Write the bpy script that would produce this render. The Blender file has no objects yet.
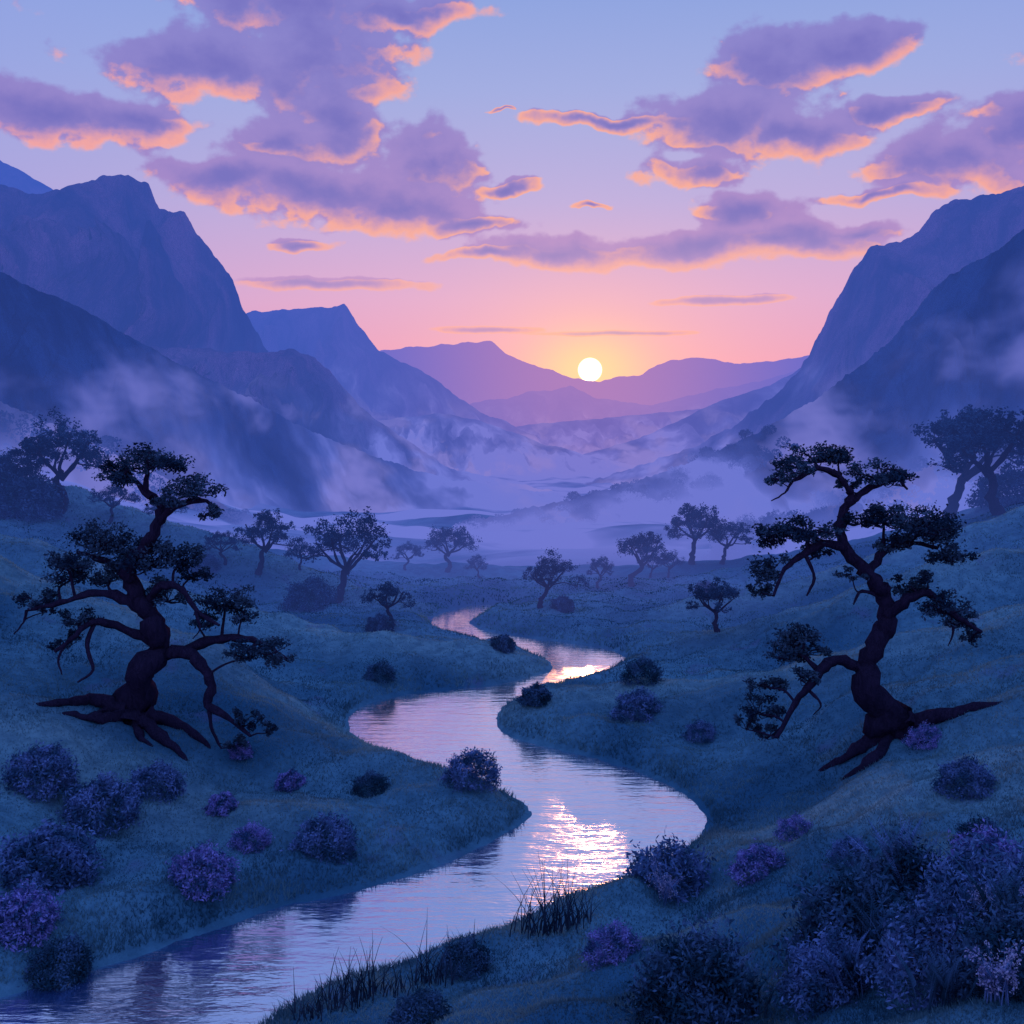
import bpy, math, random
import numpy as np
from mathutils import Vector
rng=np.random.default_rng(7); random.seed(7)
F=1100.0; CH=15.0; HY=430.0
sc=bpy.context.scene
sc.view_settings.view_transform='Standard'; sc.view_settings.look='None'; sc.view_settings.exposure=0
# ---------------------------------------------------------------- utils
def ss(a,b,x):
    t=np.clip((x-a)/(b-a),0,1); return t*t*(3-2*t)
def perlin(x,y,seed=0):
    xi=np.floor(x).astype(np.int64); yi=np.floor(y).astype(np.int64)
    xf=x-xi; yf=y-yi
    def g(ix,iy,dx,dy):
        h=(ix*374761393+iy*668265263+seed*1274126177)&0xffffffff
        h=((h^(h>>13))*1274126177)&0xffffffff; h=h^(h>>16)
        a=(h&0xffff)/65536.0*2*np.pi
        return np.cos(a)*dx+np.sin(a)*dy
    u=xf*xf*xf*(xf*(xf*6-15)+10); v=yf*yf*yf*(yf*(yf*6-15)+10)
    a=g(xi,yi,xf,yf); b=g(xi+1,yi,xf-1,yf); c=g(xi,yi+1,xf,yf-1); d=g(xi+1,yi+1,xf-1,yf-1)
    return ((a+(b-a)*u)+((c+(d-c)*u)-(a+(b-a)*u))*v)*1.5
def fbm(x,y,o=4,seed=0,ridged=False):
    s=0;a=1.0;t=0
    for i in range(o):
        n=perlin(x*2**i+i*17.3,y*2**i-i*9.1,seed+i)
        if ridged: n=1-2*np.abs(n)
        s=s+a*n; t+=a; a*=0.5
    return s/t
def srgb(r,g,b):
    def c(v):
        v/=255.0
        return v/12.92 if v<=0.04045 else ((v+0.055)/1.055)**2.4
    return (c(r),c(g),c(b),1)
def make_mesh(name,V,Q,mat=None,smooth=True):
    V=np.asarray(V,dtype=np.float32).reshape(-1,3); Q=np.asarray(Q,dtype=np.int32)
    k=Q.shape[1]; me=bpy.data.meshes.new(name)
    me.vertices.add(len(V)); me.vertices.foreach_set('co',V.ravel())
    me.loops.add(Q.size); me.loops.foreach_set('vertex_index',Q.ravel())
    me.polygons.add(len(Q)); me.polygons.foreach_set('loop_start',np.arange(0,Q.size,k,dtype=np.int32))
    me.polygons.foreach_set('loop_total',np.full(len(Q),k,dtype=np.int32))
    me.polygons.foreach_set('use_smooth',np.full(len(Q),smooth,dtype=bool))
    me.update(calc_edges=True)
    ob=bpy.data.objects.new(name,me); sc.collection.objects.link(ob)
    if mat: me.materials.append(mat)
    return ob
def attr(ob,name,vals):
    a=ob.data.attributes.new(name,'FLOAT','POINT'); a.data.foreach_set('value',np.asarray(vals,dtype=np.float32).ravel())
def empty(name,loc):
    e=bpy.data.objects.new(name,None); e.location=loc; sc.collection.objects.link(e); return e
def parent(ob,e):
    ob.parent=e
    me=ob.data; loc=e.location
    co=np.empty(len(me.vertices)*3,dtype=np.float32); me.vertices.foreach_get('co',co)
    co=co.reshape(-1,3)-np.array(loc,dtype=np.float32); me.vertices.foreach_set('co',co.ravel()); me.update()
# ---------------------------------------------------------------- node helper
class NT:
    def __init__(s,t): s.t=t
    def n(s,ty,**k):
        x=s.t.nodes.new(ty)
        for a,b in k.items(): setattr(x,a,b)
        return x
    def put(s,sock,v):
        if isinstance(v,bpy.types.NodeSocket): s.t.links.new(v,sock)
        elif v is not None: sock.default_value=v
    def m(s,op,a,b=None,c=None,clamp=False):
        x=s.n('ShaderNodeMath',operation=op,use_clamp=clamp)
        s.put(x.inputs[0],a)
        if b is not None: s.put(x.inputs[1],b)
        if c is not None: s.put(x.inputs[2],c)
        return x.outputs[0]
    def v(s,op,a,b=None,c=None,out=0):
        x=s.n('ShaderNodeVectorMath',operation=op)
        s.put(x.inputs[0],a)
        if b is not None: s.put(x.inputs[1],b)
        if c is not None: s.put(x.inputs[2],c)
        return x.outputs[out]
    def sm(s,val,a,b,lo=0.0,hi=1.0,kind='SMOOTHSTEP'):
        x=s.n('ShaderNodeMapRange',interpolation_type=kind)
        s.put(x.inputs['Value'],val)
        for k,q in zip(('From Min','From Max','To Min','To Max'),(a,b,lo,hi)): s.put(x.inputs[k],q)
        return x.outputs[0]
    def mix(s,f,a,b,blend='MIX'):
        x=s.n('ShaderNodeMix',data_type='RGBA',blend_type=blend)
        s.put(x.inputs[0],f); s.put(x.inputs[6],a); s.put(x.inputs[7],b); return x.outputs[2]
    def noise(s,vec,scale,detail=3,rough=0.5,out=0):
        x=s.n('ShaderNodeTexNoise'); s.put(x.inputs['Vector'],vec)
        x.inputs['Scale'].default_value=scale; x.inputs['Detail'].default_value=detail; x.inputs['Roughness'].default_value=rough
        return x.outputs[out]
    def ramp(s,f,stops):
        x=s.n('ShaderNodeValToRGB'); e=x.color_ramp.elements
        while len(e)<len(stops): e.new(0.5)
        for i,(p,c) in enumerate(stops): e[i].position=p; e[i].color=c
        s.put(x.inputs[0],f); return x.outputs[0]
SUNAZ=math.atan((590-512)/F); SUNEL=math.atan((HY-370)/F); LEL=math.radians(6.0)
SUN=Vector((math.sin(SUNAZ)*math.cos(LEL),math.cos(SUNAZ)*math.cos(LEL),math.sin(LEL)))
def new_mat(name):
    m=bpy.data.materials.new(name); m.use_nodes=True; m.node_tree.nodes.clear()
    try: m.cycles.emission_sampling='NONE'
    except: pass
    return m,NT(m.node_tree)
def finish(N,shader,haze=True,wisps=False):  # haze and low mist painted over the surface as emission by world position
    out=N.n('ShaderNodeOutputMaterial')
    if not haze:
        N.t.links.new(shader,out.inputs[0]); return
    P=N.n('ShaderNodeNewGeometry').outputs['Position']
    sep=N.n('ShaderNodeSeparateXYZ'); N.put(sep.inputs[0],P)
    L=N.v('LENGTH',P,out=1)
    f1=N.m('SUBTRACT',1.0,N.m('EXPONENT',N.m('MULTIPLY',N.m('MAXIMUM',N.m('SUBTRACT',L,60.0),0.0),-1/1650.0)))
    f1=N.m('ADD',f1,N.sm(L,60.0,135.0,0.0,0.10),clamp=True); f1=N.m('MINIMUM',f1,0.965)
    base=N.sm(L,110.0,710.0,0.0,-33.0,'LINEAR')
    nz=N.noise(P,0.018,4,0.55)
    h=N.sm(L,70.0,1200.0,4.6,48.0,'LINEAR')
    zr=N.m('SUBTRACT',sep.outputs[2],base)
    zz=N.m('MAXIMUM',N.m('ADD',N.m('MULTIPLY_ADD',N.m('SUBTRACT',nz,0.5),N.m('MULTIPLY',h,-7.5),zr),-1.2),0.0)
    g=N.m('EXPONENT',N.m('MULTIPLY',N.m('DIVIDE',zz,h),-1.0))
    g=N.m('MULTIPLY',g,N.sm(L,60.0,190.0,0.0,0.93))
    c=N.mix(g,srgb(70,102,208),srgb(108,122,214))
    if wisps:  # mist wisps painted onto the slopes in the emission colour
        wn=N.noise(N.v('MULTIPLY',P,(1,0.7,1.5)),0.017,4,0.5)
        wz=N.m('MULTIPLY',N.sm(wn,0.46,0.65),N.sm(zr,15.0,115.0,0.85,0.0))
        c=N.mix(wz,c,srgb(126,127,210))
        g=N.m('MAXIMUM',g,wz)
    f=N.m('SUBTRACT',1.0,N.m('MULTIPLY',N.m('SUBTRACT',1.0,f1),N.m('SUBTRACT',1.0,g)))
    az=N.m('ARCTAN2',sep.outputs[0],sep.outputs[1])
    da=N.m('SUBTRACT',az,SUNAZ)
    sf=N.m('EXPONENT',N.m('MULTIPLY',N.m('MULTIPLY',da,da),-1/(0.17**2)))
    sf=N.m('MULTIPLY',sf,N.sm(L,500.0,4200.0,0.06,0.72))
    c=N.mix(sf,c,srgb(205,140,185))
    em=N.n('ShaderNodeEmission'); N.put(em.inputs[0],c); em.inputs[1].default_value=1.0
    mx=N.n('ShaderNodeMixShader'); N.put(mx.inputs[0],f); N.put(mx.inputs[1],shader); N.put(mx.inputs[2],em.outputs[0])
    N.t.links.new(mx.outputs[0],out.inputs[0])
def diffuse(N,col,normal=None):
    b=N.n('ShaderNodeBsdfDiffuse'); N.put(b.inputs['Color'],col)
    if normal is not None: N.put(b.inputs['Normal'],normal)
    return b.outputs[0]
def bump(N,h,strength=0.5,dist=1.0):
    b=N.n('ShaderNodeBump'); b.inputs['Strength'].default_value=strength; b.inputs['Distance'].default_value=dist
    N.put(b.inputs['Height'],h); return b.outputs[0]
def pos(N): return N.n('ShaderNodeNewGeometry').outputs['Position']
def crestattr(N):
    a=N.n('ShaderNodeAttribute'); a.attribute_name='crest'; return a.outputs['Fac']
def leafmat(name,ca,cb,scale=1.2,trans=0.0,haze=True,crest=None):
    m,N=new_mat(name); P=pos(N)
    c=N.mix(N.sm(N.noise(P,scale,2),0.35,0.65),ca,cb)
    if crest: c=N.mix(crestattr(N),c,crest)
    b=diffuse(N,c)
    if trans>0:
        t=N.n('ShaderNodeBsdfTranslucent'); N.put(t.inputs[0],c)
        mx=N.n('ShaderNodeMixShader'); mx.inputs[0].default_value=trans; N.put(mx.inputs[1],b); N.put(mx.inputs[2],t.outputs[0]); b=mx.outputs[0]
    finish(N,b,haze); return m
CREST_LIT=(0.20,0.36,0.42,1)  # lit look of the hill crests, painted in as lighter grass colour
M_leaf=leafmat('tree_leaves',(0.012,0.03,0.065,1),(0.05,0.10,0.17,1),0.8,0,False)
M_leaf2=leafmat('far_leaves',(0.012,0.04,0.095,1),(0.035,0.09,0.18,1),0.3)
M_bush=leafmat('bush_leaves',(0.03,0.085,0.18,1),(0.13,0.22,0.48,1),1.8,0,False)
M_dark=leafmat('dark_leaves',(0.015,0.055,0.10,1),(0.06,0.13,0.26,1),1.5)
M_lav=leafmat('lavender_flowers',(0.04,0.10,0.24,1),(0.26,0.25,0.66,1),3.5,0,False)
M_grass=leafmat('grass_blades',(0.038,0.12,0.19,1),(0.13,0.27,0.33,1),0.25,0.3,False,CREST_LIT)
M_reed=leafmat('reed_blades',(0.015,0.03,0.06,1),(0.04,0.06,0.11,1),2.0,0.0,False)
M_petal=leafmat('pale_petals',(0.20,0.22,0.45,1),(0.40,0.40,0.62,1),4.0,0.0,False)
m,N=new_mat('bark'); P=pos(N)
n1=N.noise(N.v('MULTIPLY',P,(1,1,0.25)),6.0,5,0.65)
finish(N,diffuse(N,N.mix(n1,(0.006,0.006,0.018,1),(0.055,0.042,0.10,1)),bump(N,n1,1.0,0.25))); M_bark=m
m,N=new_mat('meadow'); P=pos(N)
nb=N.noise(P,0.09,4,0.55); nf=N.noise(P,1.4,5,0.65)
c=N.mix(N.sm(nb,0.35,0.65),(0.028,0.115,0.22,1),(0.10,0.26,0.38,1))
c=N.mix(crestattr(N),c,CREST_LIT)
c=N.mix(N.sm(nf,0.3,0.75,0,0.6),c,(0.025,0.085,0.15,1))
c=N.mix(N.sm(N.noise(P,0.35,3,0.6),0.60,0.75,0,0.35),c,(0.14,0.14,0.34,1))
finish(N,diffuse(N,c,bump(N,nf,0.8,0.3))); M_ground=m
def rockmat(name,ca,cb,cc,sc_,bd):
    m,N=new_mat(name); P=pos(N)
    n1=N.noise(N.v('MULTIPLY',P,(1,1,0.4)),sc_,7,0.66)
    n2=N.noise(P,sc_*0.25,3,0.5)
    n3=N.noise(N.v('MULTIPLY',P,(1,1,0.25)),sc_*2.3,4,0.6)
    c=N.mix(N.sm(N.m('ADD',n1,N.m('MULTIPLY',n2,0.5)),0.6,0.9),ca,cb)
    c=N.mix(N.sm(n3,0.5,0.68,0,0.6),c,cc)
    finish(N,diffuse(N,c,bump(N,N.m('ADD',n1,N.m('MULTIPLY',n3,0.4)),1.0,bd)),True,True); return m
M_cliff=rockmat('cliff_rock',(0.015,0.04,0.14,1),(0.36,0.16,0.30,1),(0.02,0.03,0.11,1),0.018,70)
M_forest=rockmat('forested_slope',(0.006,0.035,0.12,1),(0.035,0.10,0.26,1),(0.008,0.03,0.09,1),0.07,12)
# ---------------------------------------------------------------- river + terrain
LB=[(-300,1090),(0,995),(100,967),(180,942),(270,908),(350,893),(420,872),(480,848),(520,826),(532,812),(515,798),(470,782),(410,764),(365,745),(345,728),(352,710),(385,697),(440,691),(500,684),(545,674),(554,667),(540,656),(500,647),(455,637),(430,627),(432,615),(470,605)]
RB=[(520,603),(490,611),(468,620),(478,630),(530,638),(590,645),(622,653),(628,661),(600,676),(550,688),(510,702),(494,716),(500,734),(545,746),(605,760),(660,780),(700,803),(712,828),(690,850),(640,873),(590,893),(540,914),(480,940),(400,968),(330,988),(270,1022),(180,1075),(0,1180),(-300,1400)]
def gp(p,z=0.0):
    Y=(CH-z)*F/(p[1]-HY); return ((p[0]-512)/F*Y,Y)
def smoothpoly(pts,it=2):
    p=np.array(pts,float)
    for _ in range(it):
        q=[p[0]]
        for a,b in zip(p[:-1],p[1:]): q+= [a*0.75+b*0.25,a*0.25+b*0.75]
        q.append(p[-1]); p=np.array(q)
    return p
RIV=np.vstack([smoothpoly([gp(p) for p in LB]),smoothpoly([gp(p) for p in RB])])
def river_sd(x,y):
    sh=x.shape; x=x.ravel(); y=y.ravel()
    best=np.full(x.shape,1e18); ins=np.zeros(x.shape,bool)
    n=len(RIV)
    for i in range(n):
        ax,ay=RIV[i]; bx,by=RIV[(i+1)%n]
        dx,dy=bx-ax,by-ay; l=dx*dx+dy*dy+1e-12
        t=np.clip(((x-ax)*dx+(y-ay)*dy)/l,0,1)
        best=np.minimum(best,(x-ax-t*dx)**2+(y-ay-t*dy)**2)
        if ay!=by:
            c=((ay>y)!=(by>y))&(x<(bx-ax)*(y-ay)/(by-ay)+ax); ins^=c
    d=np.sqrt(best); return np.where(ins,-d,d).reshape(sh)
CP=[(0,490,105),(-200,430,105),(100,528,100),(200,558,98),(280,588,95),(400,622,90),(0,560,82),(120,600,78),(250,640,74),(350,665,70),
 (0,622,52),(-200,560,52),(120,655,54),(250,700,55),(150,720,45),(0,720,42),(300,730,50),(0,800,38),(0,900,32),(150,850,38),(300,800,44),(430,790,45.5),
 (600,601,96),(700,578,102),(800,548,108),(900,520,110),(1024,482,110),(1200,420,110),(650,640,78),(750,640,76),(1024,560,78),(900,600,70),
 (600,715,58),(700,740,52),(800,700,54),(880,725,42),(1024,700,40),(1200,650,40),(1024,640,55),(820,790,38),
 (400,1024,25.2),(600,1024,22.5),(800,1024,19.5),(1024,1024,17),(1300,1000,16),(1024,880,26),(850,870,31),(700,900,32),(1024,780,34),(600,960,27)]
pts=[]
for px,py,Y in CP: pts.append(((px-512)/F*Y,Y,CH-(py-HY)*Y/F))
for i in range(0,len(RIV),6): pts.append((RIV[i][0],RIV[i][1],0.0))
pts+=[(0,12,4.0),(10,8,6.5),(-15,10,1),(0,0,5),(20,0,8),(-20,0,2),(0,-20,6),(-40,20,3),(40,15,9),(-60,60,11),(60,60,11)]
pts=np.array(pts); C2=25.0
def K(ax,ay,bx,by): return np.sqrt((ax-bx)**2+(ay-by)**2+C2)
n=len(pts); A=np.zeros((n+1,n+1)); A[:n,:n]=K(pts[:,None,0],pts[:,None,1],pts[None,:,0],pts[None,:,1])-np.eye(n)*0.6
A[:n,n]=1;A[n,:n]=1
W=np.linalg.solve(A,np.append(pts[:,2],0))
# folds in the meadow: long low crests running down to the river (world x,y polylines)
FOLDS=[([(-60,62),(-24,57),(-15,56),(-8,53),(-1,47.5)],2.7),([(-60,80),(-35,78),(-20,75),(-9,70),(1,69)],3.0),([(-70,103),(-38,101),(-24,98),(-14,93),(-8,90)],2.9),
 ([(60,50),(30,52),(18,54),(8,57),(0,58)],2.5),([(60,66),(38,68),(22,70),(13,73)],2.7),([(70,92),(40,88),(24,86),(14,84)],2.6),
 ([(30,28),(17,33),(9,38.5)],1.0),([(-45,44),(-26,42),(-17,41),(-10,41)],0.8)]
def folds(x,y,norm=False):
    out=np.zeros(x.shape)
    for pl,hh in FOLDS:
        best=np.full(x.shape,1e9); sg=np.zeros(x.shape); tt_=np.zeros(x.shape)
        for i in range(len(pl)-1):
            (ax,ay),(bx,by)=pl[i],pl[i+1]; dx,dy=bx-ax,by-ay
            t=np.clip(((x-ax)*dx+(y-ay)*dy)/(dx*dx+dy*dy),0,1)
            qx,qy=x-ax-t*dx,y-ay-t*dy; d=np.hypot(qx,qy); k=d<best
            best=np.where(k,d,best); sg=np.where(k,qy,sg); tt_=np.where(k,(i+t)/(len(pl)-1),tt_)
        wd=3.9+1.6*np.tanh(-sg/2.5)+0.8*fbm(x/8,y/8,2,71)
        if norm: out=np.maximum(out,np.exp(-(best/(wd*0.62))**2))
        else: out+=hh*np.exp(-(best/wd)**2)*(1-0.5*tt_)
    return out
def zfar(L): return -33.0*np.clip((np.asarray(L,float)-110)/600,0,1)
def terrain(x,y):
    x=np.asarray(x,float);y=np.asarray(y,float)
    xc=np.clip(x,-75,75); yc=np.clip(y,-25,125)
    z=np.full(x.shape,W[n])
    for i in range(n): z=z+W[i]*K(xc,yc,pts[i,0],pts[i,1])
    z=np.maximum(z,0.25)
    sw=fbm(x/17+0.3*np.sin(y/11),y/10,2,53)
    z=z+0.7*sw+0.30*fbm(x/6,y/5,3,3)+0.08*fbm(x/1.6,y/1.6,3,9)+folds(x,y)-0.85
    far=zfar(y)-0.8+np.maximum(0,np.abs(x-0.03*y)-0.22*y)*0.22+(5.5*fbm(x/42,y/26,3,5)+0.5)*ss(115,200,y)
    far=np.minimum(far,40+0*x)
    w=ss(101,130,y)
    d=river_sd(x,y) if np.any(y<120) else np.full(x.shape,50.)
    dn=d+0.3*fbm(x/2.0,y/2.0,3,21)
    bk=0.8+0.6*fbm(x/3.2,y/3.2,2,61)
    land=np.maximum(z,0.2)*ss(0.5,7,dn)+bk*np.sqrt(ss(0,2.2,dn))+0.02
    land=np.where(dn<0,-1.3*ss(0,1.5,-dn),land)
    return land*(1-w)+far*w
def hit(px,py):
    Y=np.concatenate([np.arange(8,150,0.1),np.arange(150,700,1.0)])
    X=(px-512)/F*Y; Z=CH-(py-HY)/F*Y
    T=terrain(X,Y); k=np.where(T>Z)[0]
    i=k[0] if len(k) else len(Y)-1
    return np.array([X[i],Y[i],T[i]])
rows=np.concatenate([np.linspace(-25,14,30)[:-1],14*(160/14.)**(np.linspace(0,1,430))[:-1],160*(9000/160.)**np.linspace(0,1,110)])
t=np.linspace(-1,1,620); t=np.sign(t)*(0.65*np.abs(t)+0.35*np.abs(t)**3)
YY=np.repeat(rows[:,None],len(t),1); XX=t[None,:]*(28+np.maximum(rows,0)[:,None]*0.95)
ZZ=terrain(XX,YY)
def crestf(x,y): return np.clip(folds(x,y,True)*(0.55+0.5*fbm(x/5,y/4,3,91)),0,0.8)  # weight of the painted-in light along the fold tops
def gridquads(r,c):
    i=np.arange(r-1)[:,None]*c+np.arange(c-1)[None,:]
    return np.stack([i,i+1,i+c+1,i+c],-1).reshape(-1,4)
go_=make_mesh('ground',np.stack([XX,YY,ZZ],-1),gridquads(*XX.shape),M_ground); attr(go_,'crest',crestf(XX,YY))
# water
m,N=new_mat('river_water'); P=pos(N)
w1=N.noise(N.v('MULTIPLY',P,(0.45,1.6,1)),1.1,3,0.5); w2=N.noise(N.v('MULTIPLY',P,(0.6,1.8,1)),4.0,2,0.5); w3=N.noise(P,0.12,2,0.5)
hgt=N.m('ADD',N.m('MULTIPLY',w1,0.10),N.m('MULTIPLY',w2,0.03))
nb=bump(N,hgt,0.5,0.5)
gl=N.n('ShaderNodeBsdfGlossy'); gl.inputs[0].default_value=(1.0,0.98,1.0,1); N.put(gl.inputs['Roughness'],N.sm(w3,0.35,0.65,0.03,0.10)); N.put(gl.inputs['Normal'],nb)
g2=N.n('ShaderNodeBsdfGlossy'); g2.inputs[0].default_value=(1.0,0.96,1.0,1); g2.inputs['Roughness'].default_value=0.20; N.put(g2.inputs['Normal'],bump(N,hgt,1.0,0.7))
gm=N.n('ShaderNodeMixShader'); gm.inputs[0].default_value=0.25; N.put(gm.inputs[1],gl.outputs[0]); N.put(gm.inputs[2],g2.outputs[0])
df=N.n('ShaderNodeBsdfDiffuse'); df.inputs[0].default_value=(0.03,0.09,0.34,1)
lw=N.n('ShaderNodeFresnel'); lw.inputs[0].default_value=1.33
fac=N.m('MULTIPLY_ADD',lw.outputs[0],1.4,0.64,clamp=True)
mx=N.n('ShaderNodeMixShader'); N.put(mx.inputs[0],fac); N.put(mx.inputs[1],df.outputs[0]); N.put(mx.inputs[2],gm.outputs[0])
finish(N,mx.outputs[0],False)
make_mesh('river',[(-70,2,0),(60,2,0),(60,102,0),(-70,102,0)],[[0,1,2,3]],m,False)
# ---------------------------------------------------------------- mountains
def ridge(name,crest,mat,amp=0.12,width=1.4,pw=1.6,jit=2.0,seed=0,nu=420,nv=110,lump=0):
    cr=np.array(crest,float)
    seg=np.append(0,np.cumsum(np.hypot(np.diff(cr[:,0]),np.diff(cr[:,1]))))
    u=np.linspace(0,seg[-1],nu)
    px=np.interp(u,seg,cr[:,0]); py=np.interp(u,seg,cr[:,1]); D=np.interp(u,seg,cr[:,2])
    py=py+jit*fbm(u/22,u*0,5,seed)*1.8
    if lump: py=py-lump*np.abs(fbm(u/9,u*0+3,3,seed+5))
    X=(px-512)/F*D; Z=CH+(HY-py)/F*D
    zb=zfar(D)-6
    hgt=np.maximum(Z-zb,4)
    v=np.linspace(-1,1,nv); s=np.abs(v)
    prof=(1-s)**pw
    Wd=hgt*width+0.04*D
    Yg=D[:,None]+v[None,:]*Wd[:,None]
    Zg=zb[:,None]+hgt[:,None]*prof[None,:]
    Xg=np.repeat(X[:,None],nv,1)
    win=np.clip(s*6,0,1)*np.clip((1-s)*3,0,1)
    sc_=np.mean(hgt)*0.4
    g=fbm(Xg/sc_,Yg/sc_*0.3,6,seed+11,True)
    Yg=Yg-win[None,:]*amp*1.8*hgt[:,None]*g
    Zg=Zg+win[None,:]*amp*hgt[:,None]*(fbm(Xg/sc_*1.7,Yg/sc_*1.7,5,seed+31)*0.7+0.5*(g-0.6))
    Xg=Xg+win[None,:]*amp*0.5*hgt[:,None]*fbm(Xg/sc_,Zg/sc_,4,seed+41)
    return make_mesh(name,np.stack([Xg,Yg,Zg],-1),gridquads(nu,nv)[:,::-1],mat)
ridge('forested_hill',[(-500,60,260),(-200,190,280),(0,268,300),(30,285,310),(70,300,320),(130,335,345),(190,368,370),(250,398,400),(310,430,440),(370,455,480),(430,474,510),(500,487,530),(560,494,540)],M_forest,0.14,1.5,1.25,2,1,600,110,4)
ridge('mountain',[(-500,120,760),(-200,185,780),(0,185,800),(40,190,800),(80,184,810),(105,172,820),(130,168,830),(148,178,840),(158,205,845),(185,212,850),(205,240,860),(230,272,870),(245,310,880),(265,345,900),(290,385,920),(320,412,940),(380,440,960),(450,475,1000)],M_cliff,0.28,0.9,1.7,4,2,600,140)
ridge('mountain',[(150,345,720),(258,350,740),(290,348,750),(315,355,760),(335,375,770),(360,405,790),(400,435,800),(450,468,830),(530,486,860),(600,500,900)],M_cliff,0.26,1.1,1.5,2.5,3)
ridge('mountain',[(-300,60,1700),(-100,120,1700),(0,155,1700),(30,172,1700),(60,190,1700),(120,240,1700)],M_cliff,0.15,1.0,1.5,2,4)
ridge('mountain',[(100,330,1700),(240,311,1700),(290,308,1700),(345,303,1700),(360,325,1710),(380,350,1720),(430,374,1750),(470,405,1800),(540,438,1850),(620,460,1900)],M_cliff,0.24,1.1,1.5,2.5,5)
ridge('distant_mountains',[(0,340,4500),(300,345,4500),(380,350,4500),(440,343,4500),(490,340,4500),(510,355,4500),(540,366,4500),(575,378,4500),(600,380,4500),(640,373,4500),(670,359,4500),(700,356,4500),(740,363,4500),(790,358,4500),(830,350,4500),(1100,320,4500)],M_cliff,0.22,1.2,1.5,2,6,700)
ridge('distant_hills',[(300,420,2800),(400,416,2800),(440,408,2800),(500,398,2900),(540,390,3000),(570,386,3000),(600,398,3000),(650,405,3000),(700,392,3000),(760,380,3000),(900,340,3000)],M_cliff,0.2,1.4,1.4,2,7)
ridge('distant_hills',[(340,425,1250),(400,417,1250),(440,412,1260),(480,420,1270),(540,442,1300),(600,458,1300),(640,466,1300)],M_cliff,0.2,1.4,1.4,1.5,8)
ridge('distant_hills',[(420,440,1900),(520,425,1900),(600,418,1950),(680,410,2000),(760,405,2000),(900,380,2000)],M_cliff,0.2,1.4,1.4,1.5,18)
ridge('mountain',[(1100,250,1500),(900,330,1500),(800,368,1500),(770,384,1480),(720,400,1450),(680,419,1420),(640,438,1400),(580,455,1350),(520,470,1300),(480,482,1300)],M_cliff,0.2,1.2,1.4,1.5,9)
ridge('mountain',[(1500,80,760),(1200,160,780),(1024,184,800),(990,190,810),(960,197,820),(935,206,830),(918,228,840),(900,240,845),(870,243,850),(855,265,860),(835,300,870),(820,330,880),(800,368,890),(780,390,900),(740,420,920),(700,444,950),(640,465,980),(580,485,1000)],M_cliff,0.28,0.9,1.6,4,10,600,140)
ridge('forested_hill',[(1500,50,280),(1200,150,300),(1024,226,320),(1000,245,325),(970,262,335),(940,280,345),(915,310,350),(890,340,355),(860,365,355),(820,395,350),(770,425,340),(720,450,325),(680,466,312),(640,480,300),(600,492,290),(540,506,282),(490,518,276),(450,530,272)],M_forest,0.14,1.2,1.25,2,12,600,110,5)
ridge('forested_hill',[(-200,330,200),(0,400,205),(60,425,215),(120,455,225),(180,485,235),(240,512,240),(300,535,240)],M_forest,0.12,1.3,1.2,2,14,400,80,5)
ridge('forested_hill',[(1300,330,190),(1100,395,195),(1024,425,200),(960,452,205),(900,478,210),(840,502,212),(780,522,212),(720,538,210)],M_forest,0.12,1.3,1.2,2,16,400,80,5)
# ---------------------------------------------------------------- plants
def tube(V,Q,pts,rad,n=8,seed=0,wob=0.12):
    p=np.array(pts,float); r=np.array(rad,float)
    P=[];R=[]
    ex=np.vstack([2*p[0]-p[1],p,2*p[-1]-p[-2]])
    st=4 if len(p)>2 else 2
    for i in range(len(p)-1):
        a,b,c,d=ex[i:i+4]
        for k in range(st):
            t=k/st
            P.append(0.5*((2*b)+(-a+c)*t+(2*a-5*b+4*c-d)*t*t+(-a+3*b-3*c+d)*t**3)); R.append(r[i]+(r[i+1]-r[i])*t)
    P.append(p[-1]);R.append(r[-1]); P=np.array(P);R=np.array(R)
    rs=np.random.default_rng(int(seed*10)+1)
    if n>=8: P[1:-1]+=rs.normal(size=(len(P)-2,3))*R[1:-1,None]*0.2; R=R*(1+0.14*rs.normal(size=len(R)))
    T=np.gradient(P,axis=0); T/=np.linalg.norm(T,axis=1)[:,None]+1e-9
    ref=np.array([0.3,0.95,0.1]); 
    A=np.cross(T,ref); A/=np.linalg.norm(A,axis=1)[:,None]+1e-9; B=np.cross(T,A)
    a=np.arange(n)/n*2*np.pi
    w=1+wob*np.sin(a*3+seed)[None,:]+wob*rs.normal(size=(len(P),n))*0.5
    ring=P[:,None,:]+(R[:,None]*w)[...,None]*(np.cos(a)[None,:,None]*A[:,None,:]+np.sin(a)[None,:,None]*B[:,None,:])
    base=sum(len(v) for v in V); V.append(ring.reshape(-1,3))
    m_=len(P); i=np.arange(m_-1)[:,None]*n; j=np.arange(n)[None,:]
    q=np.stack([i+j,i+(j+1)%n,i+n+(j+1)%n,i+n+j],-1).reshape(-1,4)+base
    Q.append(q); return P
def leaves(cen,size,elong=1.8,flat=0.0):
    N_=len(cen); d=rng.normal(size=(N_,3)); d[:,2]*=(1-flat*0.6); d/=np.linalg.norm(d,axis=1)[:,None]
    e=np.cross(d,rng.normal(size=(N_,3))); e/=np.linalg.norm(e,axis=1)[:,None]
    s=np.asarray(size).reshape(-1,1)
    V=np.stack([cen-d*s*elong*0.5,cen+e*s*0.5,cen+d*s*elong*0.5,cen-e*s*0.5],1).reshape(-1,3)
    return V,np.arange(N_*4).reshape(-1,4)
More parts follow.
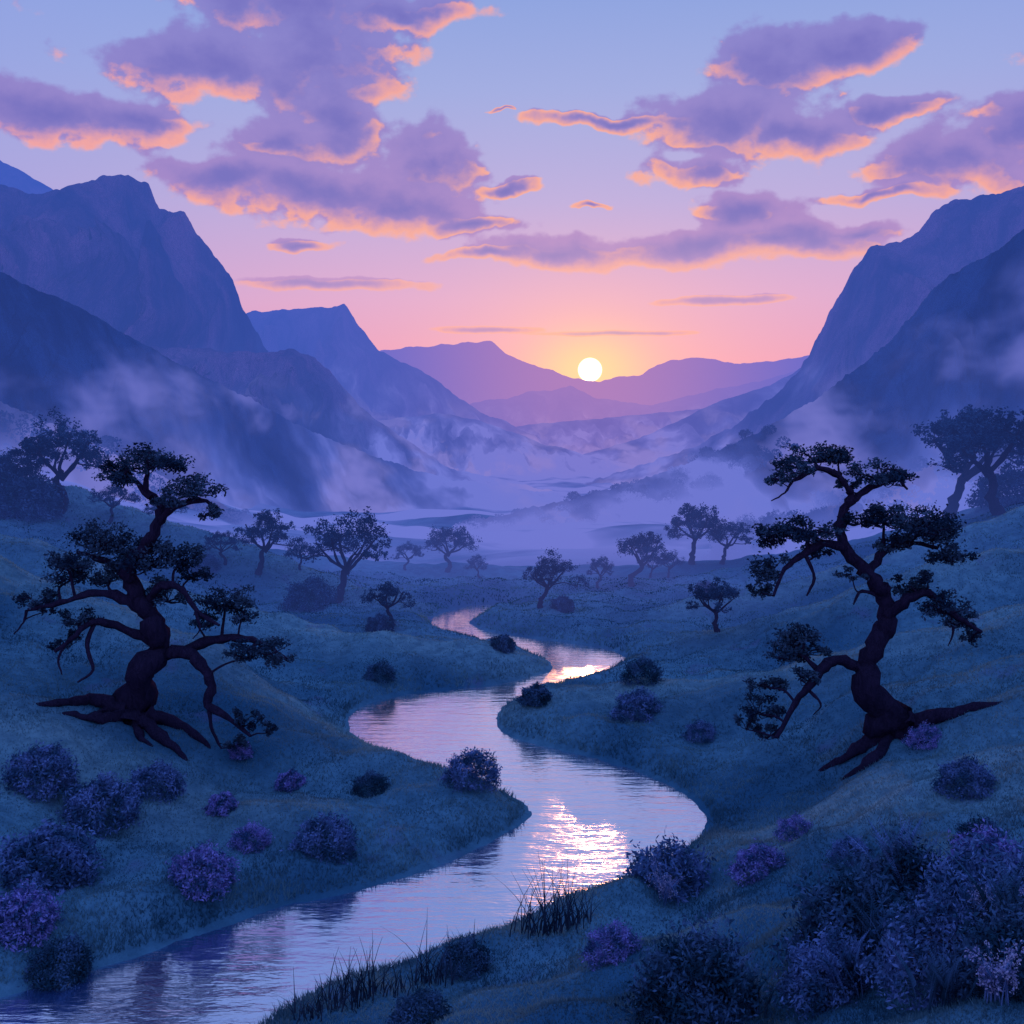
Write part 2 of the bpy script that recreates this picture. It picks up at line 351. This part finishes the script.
def pad_points(c,rx,ry,rz,nl,fine=45):
    k=max(6,int(nl/fine)); a=rng.normal(size=(k,3)); a/=np.linalg.norm(a,axis=1)[:,None]; a*=rng.uniform(0.3,1.1,size=(k,1))**0.5
    a[:,2]=np.where(a[:,2]<0,a[:,2]*0.5,a[:,2])
    sub=np.array(c)+a*np.array([rx,ry,rz])*0.95
    idx=rng.integers(0,k,nl); r=rng.normal(size=(nl,3))*np.array([rx,ry,rz*1.3])*0.14
    return sub[idx]+r, sub
def build_tree(name,base,trunkpolys,pads,leaf_n,leaf_s,mat,ntw=8,fine=45,twk=0.25):
    V=[];Q=[];nodes=[];nr=[]
    for i,(pp,rr) in enumerate(trunkpolys):
        Pn=tube(V,Q,pp,rr,10,seed=i+1)
        nodes.append(Pn); nr.append(np.interp(np.linspace(0,1,len(Pn)),np.linspace(0,1,len(rr)),rr))
    nodes=np.vstack(nodes); nr=np.concatenate(nr)
    LC=[]
    for (c,rx,ry,rz,f) in pads:
        c=np.array(c); lp,sub=pad_points(c,rx,ry,rz,int(leaf_n*f),fine); LC.append(lp)
        dd=np.linalg.norm(nodes-(c-np.array([0,0,rz*0.3])),axis=1)+ (nodes[:,2]>c[2])*rx*0.7
        j=np.argmin(dd); st=nodes[j]; r0=min(nr[j]*0.6,0.045*rx+0.015)
        mid=(st+c)/2+rng.normal(size=3)*rx*0.12; 
        if dd[j]>rx*0.2: tube(V,Q,[st,mid,c-np.array([0,0,rz*0.4])],[r0,r0*0.8,r0*0.6],6,seed=j)
        for s_ in sub[:ntw]:
            b0=c-np.array([0,0,rz*0.4]); m_=(b0+s_)/2+rng.normal(size=3)*rx*0.12
            e_=s_+(s_-c)*twk
            tube(V,Q,[b0,m_,e_],[r0*0.5,r0*0.35,r0*0.12],4,seed=j+2)
    e=empty(name,tuple(base))
    t=make_mesh('trunk',np.vstack(V),np.vstack(Q),M_bark); parent(t,e)
    LC=np.vstack(LC); lv,lq=leaves(LC,rng.uniform(0.6,1.3,len(LC))*leaf_s,1.9,0.4)
    f=make_mesh('foliage',lv,lq,mat,False); parent(f,e)
    return e
def big_tree(name,bpx,polys,roots,pads,seed):
    base=hit(*bpx); k=base[1]/F
    r=np.random.default_rng(seed)
    def W3(p,dy): return np.array([base[0]+(p[0]-bpx[0])*k, base[1]+dy*k, base[2]+(bpx[1]-p[1])*k])
    tp=[]
    for pl,rad,y0,y1 in polys:
        m_=len(pl); tp.append(([W3(p,y0+(y1-y0)*i/(m_-1)+(r.normal()*4 if i>0 else 0)) for i,p in enumerate(pl)],[q*k*0.8 for q in rad]))
    for start,rest,r0 in roots:
        P_=[W3(start,0)]
        for i,p in enumerate(rest):
            h=hit(*p); h[2]+=r0*k*(0.22-0.30*i/len(rest)); P_.append(h)
        rr=np.linspace(r0*0.85,r0*0.15,len(P_))*k
        P_[-1][2]-=r0*k*0.35; tp.append((P_,list(rr)))
    pd=[]
    for q in pads:
        cx,cy,rx,ry=q[:4]; dy=q[4] if len(q)>4 else r.uniform(-30,30)
        pd.append((W3((cx,cy),dy),rx*k*1.0,rx*k*0.85,ry*k*1.15,rx*ry/700.0))
    return build_tree(name,base,tp,pd,2000,0.082,M_leaf,20,60,0.4)
big_tree('gnarled_tree',(132,722),[
 ([(130,728),(133,705),(146,675),(158,650),(156,628),(143,605),(132,585),(130,568),(145,548),(158,528),(156,508),(146,490),(148,470)],[30,23,17,14,12,11,10,9,8,7,6,4,2.5],0,0),
 ([(156,655),(182,652),(204,662),(216,682),(214,700),(232,710),(258,728)],[9,8,7,6,5,4,2],0,-30),
 ([(180,653),(205,645),(235,640),(262,650),(282,668)],[7,6,5,3.5,2],0,25),
 ([(143,610),(118,595),(95,592),(70,600),(40,606)],[8,6,5,3.5,2],0,-30),
 ([(132,585),(108,568),(88,560),(66,556)],[6,5,3.5,2],0,30),
 ([(152,640),(125,628),(102,618),(84,634),(70,645)],[7,5,4,3,2],0,-40),
 ([(102,620),(98,640),(108,662),(96,672)],[3,2.5,2,1],-20,-50),
 ([(157,525),(175,508),(198,502),(218,510)],[5,4,3,1.5],0,10),
 ([(146,603),(165,585),(185,590),(200,610),(225,622)],[6,5,4,3,2],0,-20),
 ([(150,498),(130,480),(112,478)],[4,3,1.5],0,20),
 ([(215,695),(218,720),(228,742)],[3,2,1],-20,-30),
 ([(84,634),(76,650),(82,664)],[2,1.5,.7],-40,-50),([(40,606),(36,618),(30,628)],[2,1.2,.6],-30,-35),([(200,610),(206,625),(198,636)],[2,1.2,.6],-15,-20),
 ],[((128,708),[(90,704),(58,706),(26,703)],11),((126,715),[(100,722),(74,716),(55,713)],8),((138,718),[(158,738),(176,752),(190,764)],10),((146,712),[(178,728),(200,740),(214,752)],9),((134,720),[(140,738),(154,748)],8),((122,716),[(104,712),(88,720)],7)],
 [(150,460,40,15),(128,476,26,11),(118,470,20,9),(168,466,20,9),(190,490,34,13),(208,512,18,9),(175,498,20,9),
  (95,545,34,17),(125,552,30,12),(150,560,36,17),(175,562,26,13),(72,560,26,12),(62,578,28,13),(48,598,22,10),(100,582,26,10),(165,598,24,12),(150,590,20,9),
  (218,606,30,15),(238,618,20,11),(192,625,20,9),(262,640,28,10),(278,655,16,13),(250,650,20,8),(85,618,22,9),(72,640,16,10),(38,612,12,9),(250,716,16,11),(240,738,14,9),(266,730,10,8),(110,570,24,9),(182,578,22,9)],3)
big_tree('gnarled_tree',(893,735),[
 ([(900,742),(893,720),(872,690),(866,668),(876,645),(888,622),(886,600),(872,580),(856,562),(845,545),(842,522),(850,500),(846,486),(832,470)],[30,23,17,14,12.5,11,10,9.5,8.5,7.5,6.5,5.5,4,2.5],0,0),
 ([(868,672),(845,662),(822,664),(800,682),(786,702),(768,728)],[9,7,6,5,3.5,2],0,-30),
 ([(815,668),(800,655),(780,660)],[4,3,1.5],-10,10),
 ([(888,615),(905,598),(925,592),(945,610),(972,628)],[8,6,5,4,2],0,-20),
 ([(868,572),(888,552),(915,545),(945,550)],[7,5,4,2],0,25),
 ([(846,550),(822,542),(798,552),(778,566),(764,590)],[6,5,4,3,1.5],0,-35),
 ([(822,543),(800,530),(775,532)],[4,3,1.5],-10,20),
 ([(850,502),(872,488),(898,480),(912,490)],[5,4,2.5,1.5],0,15),
 ([(840,475),(815,468),(790,480),(768,478)],[4,3,2,1],0,-15),
 ([(800,552),(806,575),(800,592)],[2.5,2,1],-20,-30),
 ([(885,600),(860,590),(845,600)],[3,2,1],0,-20),
 ([(945,610),(948,630),(940,642)],[2,1.4,.6],-12,-16),([(790,480),(782,492),(768,500)],[2,1.2,.6],-10,-14),([(800,682),(812,696),(806,708)],[2,1.4,.6],-20,-26),
 ],[((905,722),[(945,720),(975,710),(1010,698)],12),((885,735),[(862,752),(836,764),(812,774)],10),((893,738),[(874,762),(856,773),(838,782)],9),((900,735),[(915,745),(935,738)],8),((880,728),[(862,742),(850,748)],6)],
 [(822,458,36,12),(795,466,24,9),(845,458,18,8),(875,474,32,12),(902,482,20,10),(782,480,20,8),(858,486,16,7),
  (885,518,34,13),(915,522,36,15),(938,535,30,14),(950,556,26,13),(900,545,26,9),(860,520,20,8),
  (800,530,36,12),(775,540,26,13),(768,566,20,14),(762,590,14,11),(815,555,22,9),(850,575,16,6),
  (912,590,24,11),(935,605,24,12),(960,620,26,10),(978,640,14,11),(925,578,16,8),
  (805,640,28,13),(785,655,26,12),(815,655,20,9),(775,690,22,10),(762,712,24,12),(750,730,14,10),(795,672,20,8),(770,738,14,9)],5)
def small_tree(name,bx,by,hpx,seed,wide=1.0,dens=1.0):
    b=hit(bx,by); k=b[1]/F
    h=hpx*k; r=np.random.default_rng(seed)
    lean=r.uniform(-0.16,0.16)*h; tp=[]
    f=b+np.array([lean,0,0.42*h]); s=r.uniform(-.06,.06)*h
    tp.append(([b-np.array([0,0,0.1]),b+np.array([lean*0.3+s,0,0.15*h]),b+np.array([lean*0.8-s,0,0.3*h]),f],[0.055*h,0.04*h,0.033*h,0.028*h]))
    pads=[]; np_=int(r.integers(13,21))
    for i in range(np_):
        a=i*2.4+r.uniform(-.5,.5); q=math.sqrt((i+0.5)/np_)
        rr=0.42*h*wide*q*r.uniform(0.8,1.15)
        zc=h*(0.86-0.34*q*q)+r.uniform(-.08,.08)*h
        c=b+np.array([lean*(1.2)+math.cos(a)*rr,math.sin(a)*rr,zc])
        rx=h*r.uniform(0.11,0.21)*wide; pads.append((c,rx,rx,rx*0.75,dens))
    for i in range(6):
        a=i/6*6.28+r.uniform(-.3,.3); e_=b+np.array([lean+math.cos(a)*0.3*h*wide,math.sin(a)*0.3*h*wide,h*r.uniform(0.6,0.78)])
        m_=(f+e_)/2+np.array([0,0,-0.05*h])+r.normal(size=3)*0.03*h
        tp.append(([f-np.array([0,0,0.1*h*r.random()]),m_,e_],[0.022*h,0.016*h,0.008*h]))
    return build_tree(name,b,tp,pads,360,0.018*h,M_leaf2,4,28)
for i,(x,y,h,w) in enumerate([(338,602,90,1.15),(540,608,54,1.1),(393,626,46,1.1),(718,632,54,1.2),(258,574,64,1.0),(447,572,48,1.2),(632,586,60,0.95),(692,564,62,1.0),
    (722,564,46,1.2),(60,512,96,1.0),(950,518,115,0.9),(1000,514,112,1.0),(20,505,55,1.1),(480,578,22,1.1),(598,588,32,1.1),(668,578,26,1.3),(225,565,34,1.3),(405,570,28,1.2),(820,530,40,1.2),(160,528,34,1.2),(770,545,34,1.1),(300,570,28,1.2),(860,525,50,1.1),(745,556,38,1.3),(110,522,38,1.2),(650,578,24,1.2)]):
    small_tree('oak_tree',x,y,h,100+i,w)
def bush(name,px,py,rpx,mat,asp=0.8,nl=1500,ls=0.085,spiky=0.0):
    b=hit(px,py+rpx*asp*0.8); k=b[1]/F; R=rpx*k
    d=rng.normal(size=(nl,3)); d/=np.linalg.norm(d,axis=1)[:,None]; d[:,2]=np.abs(d[:,2])*1.0-0.15
    lum=1+0.12*np.sin(d[:,0]*7+px)*np.cos(d[:,1]*6+py)+0.10*np.sin(d[:,2]*9+d[:,0]*5)
    rad=(rng.uniform(0.25,1,nl)**0.3)*lum*(1+spiky*rng.random(nl)**4)
    c=b+d*rad[:,None]*np.array([R,R*0.95,R*asp*1.35])
    V,Q=leaves(c,rng.uniform(0.6,1.3,nl)*ls*R,2.6)
    ob=make_mesh(name,V-b.astype(float),Q,mat,False); ob.location=tuple(b); return ob
BU=[(40,762,36,'b'),(100,792,38,'b'),(155,774,28,'b'),(45,848,48,'b'),(18,905,38,'l'),(200,862,34,'l'),(250,832,20,'l'),(325,828,32,'b'),(222,800,15,'l'),(370,780,20,'d'),
 (472,762,28,'b'),(535,691,15,'d'),(637,699,24,'b'),(760,856,28,'l'),(613,938,28,'l'),(965,770,28,'b'),(925,733,18,'l'),(700,727,16,'b'),(310,588,26,'d'),(642,666,20,'d'),(502,640,13,'d'),
 (380,668,16,'d'),(465,952,26,'d'),(60,955,32,'d'),(795,824,18,'l'),(562,601,12,'d'),(240,748,12,'l'),(290,778,14,'l'),
 (980,830,26,'d'),(420,1005,30,'d'),(380,620,14,'d'),(850,845,20,'b'),(30,490,34,'d'),(0,478,40,'d'),(1010,480,34,'d'),(960,492,26,'d'),(730,545,22,'d'),(705,585,10,'d'),(205,560,16,'d')]
MM={'b':('shrub',M_bush),'l':('lavender_bush',M_lav),'d':('shrub',M_dark)}
for x,y,r_,t_ in BU:
    nm,mt=MM[t_]; bush(nm,x,y,r_,mt,0.8,int(1800+r_*130),0.046 if r_>15 else 0.085, 0.22)
bush('flowering_shrub',668,860,40,M_bush,0.8,4000,0.055,0.35)
for x,y,r_,mt in [(855,905,62,M_dark),(905,870,50,M_dark),(940,930,60,M_bush),(985,880,62,M_bush),(1015,940,60,M_dark),(695,965,58,M_dark),(830,960,45,M_bush)]:
    bush('shrub',x,y,r_,mt,0.95,7500,0.045,0.4)
bush('lavender_bush',985,845,34,M_lav,0.8,3000,0.06,0.3)
def fern(name,px,py,hpx,nst,mat,flower=False):
    b=hit(px,py); k=b[1]/F; V=[];Q=[]; C=[]
    for i in range(nst):
        a=rng.uniform(0,6.28); sp_=rng.uniform(0.1,0.55); H_=hpx*k*rng.uniform(0.6,1.05)
        o=b+np.array([rng.normal()*0.12,rng.normal()*0.12,0])*hpx*k
        dr=np.array([math.cos(a),math.sin(a),0])*sp_*H_
        p=[o+dr*t_**1.6+np.array([0,0,H_*(t_-0.22*t_*t_)]) for t_ in np.linspace(0,1,5)]
        tube(V,Q,p,[0.012,0.010,0.008,0.006,0.003],4,seed=i)
        for t_ in np.linspace(0.25,1,22):
            c=o+dr*t_**1.6+np.array([0,0,H_*(t_-0.22*t_*t_)]); l=H_*0.16*(1.15-t_)
            sd=np.array([-math.sin(a),math.cos(a),0.35])
            for s_ in (-1,1): C.append((c,c+(np.array([sd[0]*s_,sd[1]*s_,0.3]))*l+dr*0.06, l*0.16))
    n0=sum(len(v) for v in V); LV=[];LQ=[]
    for j,(c,e_,w_) in enumerate(C):
        d=e_-c; s_=np.cross(d,[0.2,0.3,1]); s_/=np.linalg.norm(s_)+1e-9
        LV+=[c,c+d*0.4+s_*w_,e_,c+d*0.4-s_*w_]; LQ.append([n0+4*j,n0+4*j+1,n0+4*j+2,n0+4*j+3])
    V=np.vstack(V+[np.array(LV)]); Q=np.vstack(Q+[np.array(LQ)])
    if not flower:
        ob=make_mesh(name,V-b,Q,mat,False); ob.location=tuple(b)
    else:
        e=empty(name,tuple(b)); s_=make_mesh('stems',V,Q,mat,False); parent(s_,e)
        tips=np.array([c[1] for c in C if rng.random()<0.30]); tips=np.repeat(tips,7,0)+rng.normal(size=(len(tips)*7,3))*0.03
        lv,lq=leaves(tips,rng.uniform(0.02,0.04,len(tips)),1.5); f=make_mesh('petals',lv,lq,M_petal,False); parent(f,e)
for x,y,h,n_,mt in [(862,930,95,26,M_dark),(905,905,105,30,M_bush),(880,960,80,24,M_dark),(820,960,80,20,M_bush),(690,1010,95,34,M_dark),(715,995,80,26,M_bush),(660,1015,70,22,M_dark),(960,960,100,26,M_bush),(1010,950,110,26,M_dark),(845,1000,80,22,M_bush),(940,1010,80,24,M_dark),(750,1015,60,18,M_dark)]:
    fern('fern',x,y,h,n_,mt)
for x,y,h,n_ in [(945,970,60,12),(1000,1005,70,14),(905,985,50,10),(665,905,50,12),(985,930,60,12)]:
    fern('flowering_plant',x,y,h,n_,M_bush,True)
# reeds
def reeds(name,px,py,hpx,spread,nb,mat):
    b=hit(px,py); k=b[1]/F; V=[];Q=[]
    for i in range(nb):
        o=b+np.array([rng.normal()*spread*k,rng.normal()*spread*k*0.6,0]); h=hpx*k*rng.uniform(0.45,1.1)
        dr=rng.normal(size=2)*0.4; w=0.015; S=5
        for s in range(S+1):
            t_=s/S; c=o+np.array([dr[0]*h*t_**1.8,dr[1]*h*t_**1.8,h*(t_-0.15*t_*t_*abs(dr[0])*3)])
            ww=w*(1-t_)+0.003; V+= [c-np.array([ww,0,0]),c+np.array([ww,0,0])]
        bs=i*(S+1)*2
        for s in range(S): Q.append([bs+2*s,bs+2*s+1,bs+2*s+3,bs+2*s+2])
    ob=make_mesh(name,np.array(V)-b,np.array(Q),mat,True); ob.location=tuple(b)
for x,y,h,s,nb in [(545,935,66,16,70),(575,925,45,10,35),(430,985,58,9,30),(360,1000,56,12,40),(335,1010,40,14,35),(310,1018,30,12,30),(400,995,28,12,30),(470,960,28,14,35)]:
    reeds('reed_clump',x,y,h,s,nb,M_reed)
# grass
NG=430000
tt=rng.uniform(-0.56,0.56,NG); yl=np.exp(rng.uniform(np.log(15),np.log(105),NG))
gx=tt*yl; gy=yl
gd=river_sd(gx,gy); keep=gd>0.15; gx=gx[keep];gy=gy[keep];gd=gd[keep]
gz=terrain(gx,gy); nn=len(gx)
cl=0.5+0.5*fbm(gx/2.2,gy/2.2,3,77)
h=(0.05+0.15*np.clip(cl,0,1)**1.5)*(0.7+0.6*rng.random(nn))*(1+1.8*np.exp(-gd/0.9))
w=0.007+0.0005*gy
ang=rng.uniform(0,6.28,nn); lx=rng.normal(size=nn)*0.45*h; ly=rng.normal(size=nn)*0.45*h
b=np.stack([gx,gy,gz-0.03],-1); dx=np.stack([np.cos(ang)*w,np.sin(ang)*w,0*w],-1)
tip=b+np.stack([lx,ly,h],-1)
gr=make_mesh('grass',np.stack([b-dx,b+dx,tip],1).reshape(-1,3),np.arange(nn*3).reshape(-1,3),M_grass,False)
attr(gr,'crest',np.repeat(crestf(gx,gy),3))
def mass(name,pl,n_,size):
    pl=np.array(pl,float); C=[]
    for i in range(n_):
        t_=rng.random()*(len(pl)-1); j=int(t_); a=pl[j]+(pl[j+1]-pl[j])*(t_-j)
        q=rng.random()
        D=a[2]-q*20; x=(a[0]-512)/F*a[2]+rng.normal()*3; z=CH+(HY-a[1])/F*a[2]-q*7
        R=size*rng.uniform(0.4,1.0)
        d=rng.normal(size=(260,3)); d/=np.linalg.norm(d,axis=1)[:,None]; d*=rng.uniform(0.3,1,(260,1))**0.4
        C.append(np.array([x,D,z])+d*np.array([R,R,R*0.75]))
    C=np.vstack(C); V,Q=leaves(C,rng.uniform(0.6,1.3,len(C))*size*0.12,1.6); return make_mesh(name,V,Q,M_leaf2,False)
mass('distant_trees',[(770,425,340),(720,450,325),(680,467,312),(640,481,300),(600,493,290),(540,507,282),(490,519,276),(465,526,272)],190,2.9)
mass('distant_trees',[(0,405,205),(60,430,215),(120,460,225),(180,490,235),(240,515,240)],80,3.0)
mass('distant_trees',[(1024,428,200),(960,455,205),(900,480,210),(840,504,212),(780,524,212)],100,3.0)
# ---------------------------------------------------------------- world
w=bpy.data.worlds.new('World'); sc.world=w; w.use_nodes=True; w.node_tree.nodes.clear(); N=NT(w.node_tree)
try: w.cycles.sampling_method='MANUAL'; w.cycles.sample_map_resolution=256
except: pass
def U(px): return math.atan((px-512)/F)*11
def Vv(py): return math.atan((HY-py)/F)*11
grp=bpy.data.node_groups.new('cloud_field','ShaderNodeTree')
grp.interface.new_socket('P',in_out='INPUT',socket_type='NodeSocketVector'); grp.interface.new_socket('D',in_out='OUTPUT',socket_type='NodeSocketFloat')
G=NT(grp); gi=G.n('NodeGroupInput'); go=G.n('NodeGroupOutput')
p=gi.outputs[0]
gs=G.n('ShaderNodeSeparateXYZ'); G.put(gs.inputs[0],p); hi=G.sm(gs.outputs[1],0.9,2.2,0.12,1.0)
wn=G.noise(p,1.3,4,0.55,out=1); wv=G.v('MULTIPLY',G.v('SUBTRACT',wn,(0.5,0.5,0.5)),(0.8,0.45,0)); 
cbn=G.n('ShaderNodeCombineXYZ'); G.put(cbn.inputs[0],1.0); G.put(cbn.inputs[1],hi)
q=G.v('ADD',p,G.v('MULTIPLY',wv,cbn.outputs[0]))
BL=[(290,15,115,48),(210,80,115,28),(320,65,85,52),(340,125,62,50),(280,150,60,22),(320,195,140,30),(230,185,70,20),(435,160,44,40),(410,208,85,30),(475,224,62,13),(505,184,40,7),(400,12,85,18),
 (50,135,130,26),(140,130,64,13),(780,75,70,38),(840,66,66,26),(880,130,66,14),(725,120,90,34),(610,122,100,9),(790,148,90,20),(700,174,58,16),
 (965,180,100,30),(1010,160,70,34),(880,208,60,8),(740,218,50,28),(700,250,100,19),(780,247,105,18),(850,240,62,8),(560,252,90,19),(480,256,55,7),(300,245,36,7),(330,285,95,8),(730,303,85,5),(490,330,60,4),(590,200,26,4),(500,115,16,2.5),(620,334,90,3),
 (1000,-300,260,80),(-300,60,220,40),(1400,100,240,40)]
cur=None
for cx,cy,rx,ry in BL:
    ux,vy=U(cx),Vv(cy); sx,sy=100.0/rx,100.0/ry
    a=G.v('MULTIPLY_ADD',q,(sx,sy,0),(-ux*sx,-vy*sy,0)); l=G.v('LENGTH',a,out=1)
    cur=l if cur is None else G.m('SMOOTH_MIN',cur,l,0.4)
fn=G.noise(G.v('MULTIPLY',p,(1,1.4,1)),1.9,7,0.54)
D=G.m('ADD',G.m('SUBTRACT',1.08,cur),G.m('MULTIPLY',G.m('SUBTRACT',fn,0.5),1.5))
grp.links.new(D,go.inputs[0])
tc=N.n('ShaderNodeTexCoord').outputs['Generated']
sp=N.n('ShaderNodeSeparateXYZ'); N.put(sp.inputs[0],tc)
az=N.m('MULTIPLY',N.m('ARCTAN2',sp.outputs[0],sp.outputs[1]),11.0)
hyp=N.m('SQRT',N.m('ADD',N.m('MULTIPLY',sp.outputs[0],sp.outputs[0]),N.m('MULTIPLY',sp.outputs[1],sp.outputs[1])))
el=N.m('MULTIPLY',N.m('ARCTAN2',sp.outputs[2],hyp),11.0)
cb=N.n('ShaderNodeCombineXYZ'); N.put(cb.inputs[0],az); N.put(cb.inputs[1],el); p=cb.outputs[0]
ef=N.m('DIVIDE',el,17.3,clamp=True)
sky=N.ramp(ef,[(0.0,srgb(228,142,176)),(0.035,srgb(230,154,186)),(0.075,srgb(218,166,206)),(0.13,srgb(184,170,220)),(0.19,srgb(158,170,224)),(0.26,srgb(130,158,222)),(0.45,srgb(128,158,232)),(1.0,srgb(122,152,232))])
sx,sy=U(590),Vv(370)
dx=N.m('SUBTRACT',az,sx); dy=N.m('SUBTRACT',el,sy)
side=N.sm(N.m('ABSOLUTE',dx),2.0,9.0,0.0,0.8)
sky=N.mix(side,sky,N.ramp(ef,[(0,srgb(158,146,214)),(0.12,srgb(150,156,222)),(0.3,srgb(126,156,230)),(1,srgb(122,152,232))]))
r2=N.m('ADD',N.m('MULTIPLY',N.m('MULTIPLY',dx,dx),0.5),N.m('MULTIPLY',dy,dy))
g1=N.m('EXPONENT',N.m('MULTIPLY',r2,-1.3)); g2=N.m('EXPONENT',N.m('MULTIPLY',r2,-8.0))
sky=N.mix(N.m('MULTIPLY',g1,0.55),sky,srgb(255,185,165)); sky=N.mix(N.m('MULTIPLY',g2,0.75),sky,srgb(255,218,155))
def cf(vec):
    x=N.n('ShaderNodeGroup'); x.node_tree=grp; N.put(x.inputs[0],vec); return x.outputs[0]
D0=cf(p)
tosun=N.v('NORMALIZE',N.v('SUBTRACT',(sx,sy-1.0,0),p)); D1=cf(N.v('ADD',p,N.v('MULTIPLY',tosun,(0.13,0.13,0))))
mask=N.sm(D0,-0.03,0.26)
lit=N.sm(N.m('SUBTRACT',D0,D1),0.0,0.21)
thin=N.sm(D0,0.08,0.78,1.0,0.0)
rim=N.m('MULTIPLY',lit,thin,clamp=True)
near=N.m('EXPONENT',N.m('MULTIPLY',r2,-0.035))
cbase=N.mix(N.sm(el,0.8,4.0),srgb(180,134,194),srgb(134,128,202))
cbase=N.mix(N.sm(D0,0.2,1.2),cbase,srgb(110,105,188))
crim=N.mix(near,srgb(248,158,172),srgb(255,172,132))
ccol=N.mix(N.m('MULTIPLY',rim,N.m('MULTIPLY_ADD',near,1.0,0.7,clamp=True),clamp=True),cbase,crim)
dim=N.sm(el,1.2,2.2,0.55,0.95)
sky=N.mix(N.m('MULTIPLY',mask,dim),sky,ccol)
d=N.m('SQRT',N.m('ADD',N.m('MULTIPLY',dx,dx),N.m('MULTIPLY',dy,dy)))
disc=N.sm(d,0.10,0.125,1.0,0.0)
sky=N.mix(disc,sky,(6.0,4.6,2.6,1))
st=N.n('ShaderNodeTexSky',sky_type='NISHITA'); st.sun_disc=False; st.sun_elevation=SUNEL; st.sun_rotation=SUNAZ
bg2=N.n('ShaderNodeBackground'); N.put(bg2.inputs[0],st.outputs[0]); bg2.inputs[1].default_value=0.005
bg=N.n('ShaderNodeBackground'); N.put(bg.inputs[0],sky); bg.inputs[1].default_value=1.0
ad=N.n('ShaderNodeAddShader'); N.put(ad.inputs[0],bg.outputs[0]); N.put(ad.inputs[1],bg2.outputs[0])
wo=N.n('ShaderNodeOutputWorld'); N.put(wo.inputs[0],ad.outputs[0])
# sun
ld=bpy.data.lights.new('sun','SUN'); ld.energy=1.15; ld.angle=math.radians(0.8); ld.color=(1,0.40,0.17)
lo=bpy.data.objects.new('sun',ld); sc.collection.objects.link(lo); lo.rotation_euler=(SUN).to_track_quat('Z','Y').to_euler()
# camera
cd=bpy.data.cameras.new('camera'); co=bpy.data.objects.new('camera',cd); sc.collection.objects.link(co)
co.location=(0,0,CH); co.rotation_euler=(math.radians(90),0,0); cd.sensor_width=36; cd.lens=36*F/1024; cd.shift_y=-(512-HY)/1024
cd.clip_end=30000; cd.clip_start=0.1; sc.camera=co
